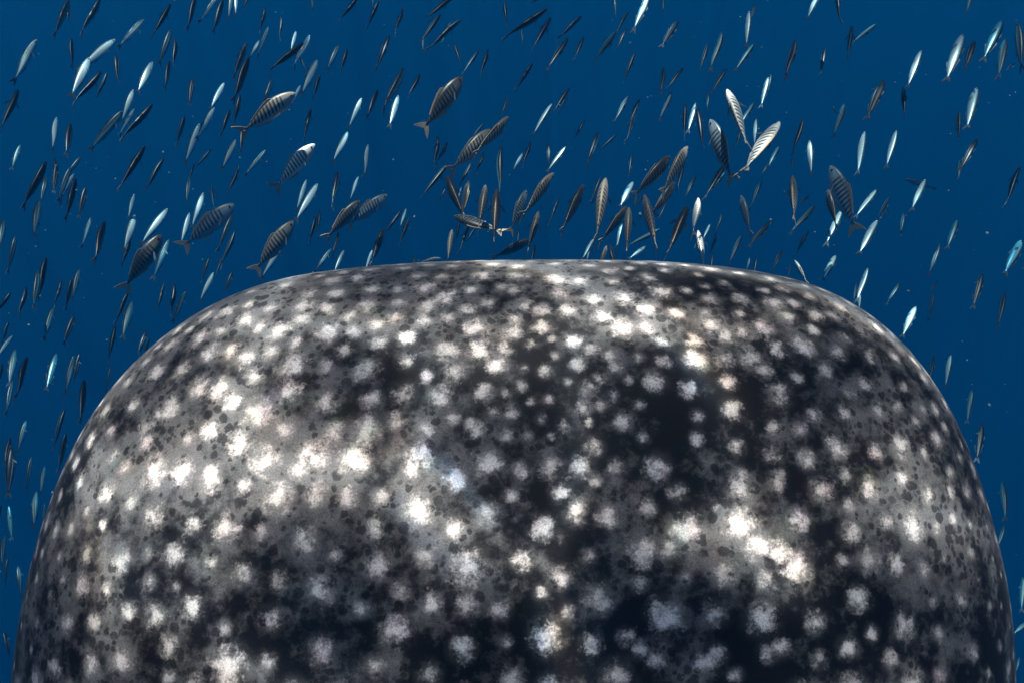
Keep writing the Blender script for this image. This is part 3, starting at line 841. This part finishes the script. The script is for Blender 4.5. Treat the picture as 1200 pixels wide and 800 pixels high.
BARRED_TEXT = """346,109,280,160,60,0,1,large barred fish with yellow-lit nose in the scattered school off the shark's left front
542,90,494,155,65,1,2,dark barred fish high over the snout with its forked tail spread open
369,169,322,225,65,2,0,brightest silver barred fish off the left front with faint bars and a raised back fin
575,152,524,203,50,0,4,barred fish gliding just under the tail of another barred fish ahead of the snout
596,137,550,183,25,0,5,tan barred fish crossing over the nose of the barred fish below it
852,105,876,175,10,2,4,barred fish with a blazing white sunlit head and slender tan tail
832,140,858,215,-45,3,4,blue-tinted barred fish beside the white-headed one, tail hooked over
913,143,869,206,-25,2,2,pale thin barred fish angled behind the tail of the white-headed one
806,172,774,230,30,0,3,tan barred fish with a pale rounded head topping the stack ahead of the snout
785,183,738,232,40,1,5,shadowed barred fish half hidden behind the tan one, tail stretched wide
649,203,612,258,25,0,1,barred fish curving its long tail sideways among the pack ahead of the snout
684,217,656,276,15,1,3,dark-backed barred fish with a yellow-edged tail swimming by itself ahead of the snout
710,209,699,288,5,0,2,long straight barred fish seen from its back with a herringbone pattern
631,248,616,299,5,0,4,small barred fish with both side fins spread close above the snout
735,242,701,287,20,1,3,dark barred fish leaning against an upright barred one near the snout
737,243,734,300,0,0,3,upright slim barred fish straight above the middle of the snout
755,228,772,297,-10,0,2,barred fish pointing the other way from its neighbours, tail kinked near the snout
791,214,759,256,30,1,4,dark barred fish slipping under the stack of barred fish ahead of the snout
818,232,809,278,-15,2,5,bright barred fish with a yellow nose edge at the front of a trio
806,242,781,304,0,1,2,dark barred fish with a white patch, long tail reaching the snout
818,270,826,318,5,2,3,boldly black and white barred fish dipping behind the snout edge
868,229,879,278,-20,3,4,light blue barred fish hanging alone with a tan tail
617,223,597,275,40,3,3,pale blue broad barred fish beside the tangle ahead of the snout
622,281,574,303,40,1,4,blackish barred fish lying low across the snout edge
715,287,724,322,10,1,2,barred fish head peeping over the middle of the snout edge
711,288,701,320,20,0,3,brownish barred fish almost hidden behind the snout edge
344,259,296,320,60,0,4,broad barred fish close over the shark's left front corner
422,235,380,282,50,1,3,brown-backed barred fish overlapping a paler one off the left front
454,228,405,266,65,3,4,pale blue barred fish behind the brown-backed one, showing its flank
449,269,434,314,15,1,3,dark barred fish with its tail hidden behind the left of the snout
517,303,490,308,50,2,3,pale barred fish lying flat on the line of the snout
524,206,549,262,-10,1,1,dark-backed fish at the left of the tangle, turned against the others
549,212,541,256,-25,1,3,short dark barred fish in the middle of the tangle
569,217,560,273,0,0,3,upright barred fish with a lit rounded back in the tangle
582,222,577,290,5,1,4,upright barred fish at the tangle's far end with a long thin tail
532,253,592,273,35,1,3,dark barred fish swimming crosswise under the tangle
530,269,525,310,5,0,2,small barred fish upright just over the snout below the tangle
929,206,931,262,10,0,3,tan finely barred fish hanging upright over the right front of the shark
973,194,1003,274,-55,3,4,largest blue-grey barred fish over the right front with a tan forked tail
970,222,982,270,-20,1,2,dark barred fish hidden under the largest blue-grey one
931,305,947,334,-20,2,3,pale barred fish head rising behind the right shoulder of the snout
189,275,143,342,60,1,3,dark navy barred fish apart from the rest beside the shark's left cheek
274,239,211,292,75,3,3,broad barred fish in full side view, its yellowish tail forked, near the left front"""


def edge_y(px):
    xs = [12, 27, 63, 97, 150, 233, 333, 500, 740, 933, 1013, 1087, 1133, 1170, 1189]
    ys = [800, 693, 570, 497, 428, 362, 324, 306, 305, 325, 360, 433, 513, 630, 800]
    return float(np.interp(px, xs, ys))


BARRED_AT = [tuple(float(v) for v in ln.split(',')[:4]) for ln in BARRED_TEXT.split('\n')]
frng = random.Random(21)
count = 0
for (ox, oy, k), text in SLENDER_FISH:
    for item in text.split():
        hx, hy, tx, ty, brightness = (float(v) for v in item.split(','))
        hx, hy, tx, ty = ox + hx / k, oy + hy / k, ox + tx / k, oy + ty / k
        n = math.hypot(hx - tx, hy - ty)
        length = 0.150 * (n / 40) ** 0.45 * frng.uniform(0.93, 1.07)      # longer images: partly bigger, partly nearer fish
        across = abs(hx - tx) > 1.6 * abs(hy - ty)
        phi = R(frng.uniform(-5, 15)) if across else R(frng.uniform(14, 36))
        side = 1 - hx / 600                                                 # the lens sees the flank turned towards it
        psi = R(55 * side + frng.gauss(0, 22))
        si = 0 if brightness < 0.36 else (1 if brightness < 1.25 else 2)
        if si == 2:
            psi = R(math.copysign(62, side if abs(side) > 0.1 else frng.uniform(-1, 1)) + frng.gauss(0, 15))
        bi = frng.choice([0, 1, 1, 2, 2, 3, 4, 4, 5, 5, 6])
        o = link(bpy.data.objects.new('slender_fish', small_mesh[si, bi]))
        o.matrix_world, dist = fish_matrix(hx, hy, tx, ty, length, phi, psi)
        look = ['dark navy', 'blue-grey', 'bright silver'][si]
        lean = math.degrees(math.atan2(abs(hx - tx), abs(hy - ty)))
        pose = 'swimming crosswise' if across else ('pointing ahead' if lean < 14 else ('slightly slanted' if lean < 28 else 'steeply slanted'))
        curl = ['tail curled', 'body bent', 'hardly bent', 'straight', 'hardly bent', 'body bent', 'tail curled'][bi]
        ey = edge_y((hx + tx) / 2)
        gap = ey - max(hy, ty)
        if hy > 330 and hx < 300: where = "beside the shark's left cheek"
        elif hy > 330: where = "beside the shark's right cheek"
        elif gap < 40: where = 'close by the snout edge'
        elif gap < 150: where = 'a short way ahead of the snout'
        else: where = 'far ahead of the snout'
        if min(math.hypot((hx + tx - a - c) / 2, (hy + ty - b - d) / 2) for a, b, c, d in BARRED_AT) < 42:
            where = 'next to a barred fish'
        size = 'small' if n < 32 else ('large' if n > 48 else 'slender')
        tag(o, f'{size} {look} fish, {curl}, {pose}, {where}', 'fish', f'schooling fish {where}')
        count += 1
print('slender fish', count)

for line in BARRED_TEXT.split('\n'):
    hx, hy, tx, ty, psi, si, bi, label = line.split(',', 7)
    hx, hy, tx, ty, psi, si, bi = float(hx), float(hy), float(tx), float(ty), float(psi), int(si), int(bi)
    n = math.hypot(hx - tx, hy - ty)
    length = 0.185 * (n / 65) ** 0.55
    phi = R(8 + 0.4 * max(0, 60 - abs(psi)) * 0.9)
    root = link(bpy.data.objects.new('barred_fish', None))
    root.empty_display_size = 0.2
    root.matrix_world, dist = fish_matrix(hx, hy, tx, ty, length, phi, R(psi))
    tag(root, label, 'fish', 'barred fish gathered ahead of the shark')
    for part, me in deep_parts[si, bi]:
        link(bpy.data.objects.new(part, me), root)

# ------------------------------------------------------------------ drifting specks
pts, faces = [], []
prng = random.Random(5)
for _ in range(520):
    p = ray(prng.uniform(-60, 1260), prng.uniform(-60, 760)) * prng.uniform(0.7, 3.2)
    if shark_bvh.find_nearest(p)[3] < 0.04:
        continue
    r = prng.choice([0.0006, 0.0008, 0.0008, 0.001, 0.0013, 0.002]) * p.length ** 0.5
    b = len(pts)
    for ax in ((1, 0, 0), (-1, 0, 0), (0, 1, 0), (0, -1, 0), (0, 0, 1), (0, 0, -1)):
        pts.append(tuple(p + Vector(ax) * r * prng.uniform(0.6, 1.2)))
    for f in ((0, 2, 4), (2, 1, 4), (1, 3, 4), (3, 0, 4), (2, 0, 5), (1, 2, 5), (3, 1, 5), (0, 3, 5)):
        faces.append(tuple(b + i for i in f))
me = bpy.data.meshes.new('plankton')
me.from_pydata(pts, [], faces)
me.materials.append(plain('plankton_speck', (0.35, 0.42, 0.45, 1), 0.7, 0.45))
tag(link(bpy.data.objects.new('plankton', me)), 'tiny pale specks drifting in the blue water', 'plankton', None, 'stuff')

# ------------------------------------------------------------------ the water itself, as haze
bm = bmesh.new()
bmesh.ops.create_cube(bm, size=1.0)
me = bpy.data.meshes.new('haze')
bm.to_mesh(me); bm.free()
HZ_TOP, HZ_BOT = 0.9, -7.0
haze = bpy.data.objects.new('haze', me)
haze.scale = (26, 26, HZ_TOP - HZ_BOT)
haze.location = (0, 1, (HZ_TOP + HZ_BOT) / 2)
link(haze)
tag(haze, 'clear blue sea water that veils far fish', 'water', None, 'stuff')
hm, ht, ho = material('sea_water')
pv = ht.node('ShaderNodeVolumePrincipled', {'Density': 0.10, 'Anisotropy': 0.0})
pv.inputs['Color'].default_value = (0.002, 0.078, 0.190, 1)
pv.inputs['Absorption Color'].default_value = (0.05, 0.60, 0.85, 1)
ht.put(ho.inputs['Volume'], pv.outputs[0])
me.materials.append(hm)
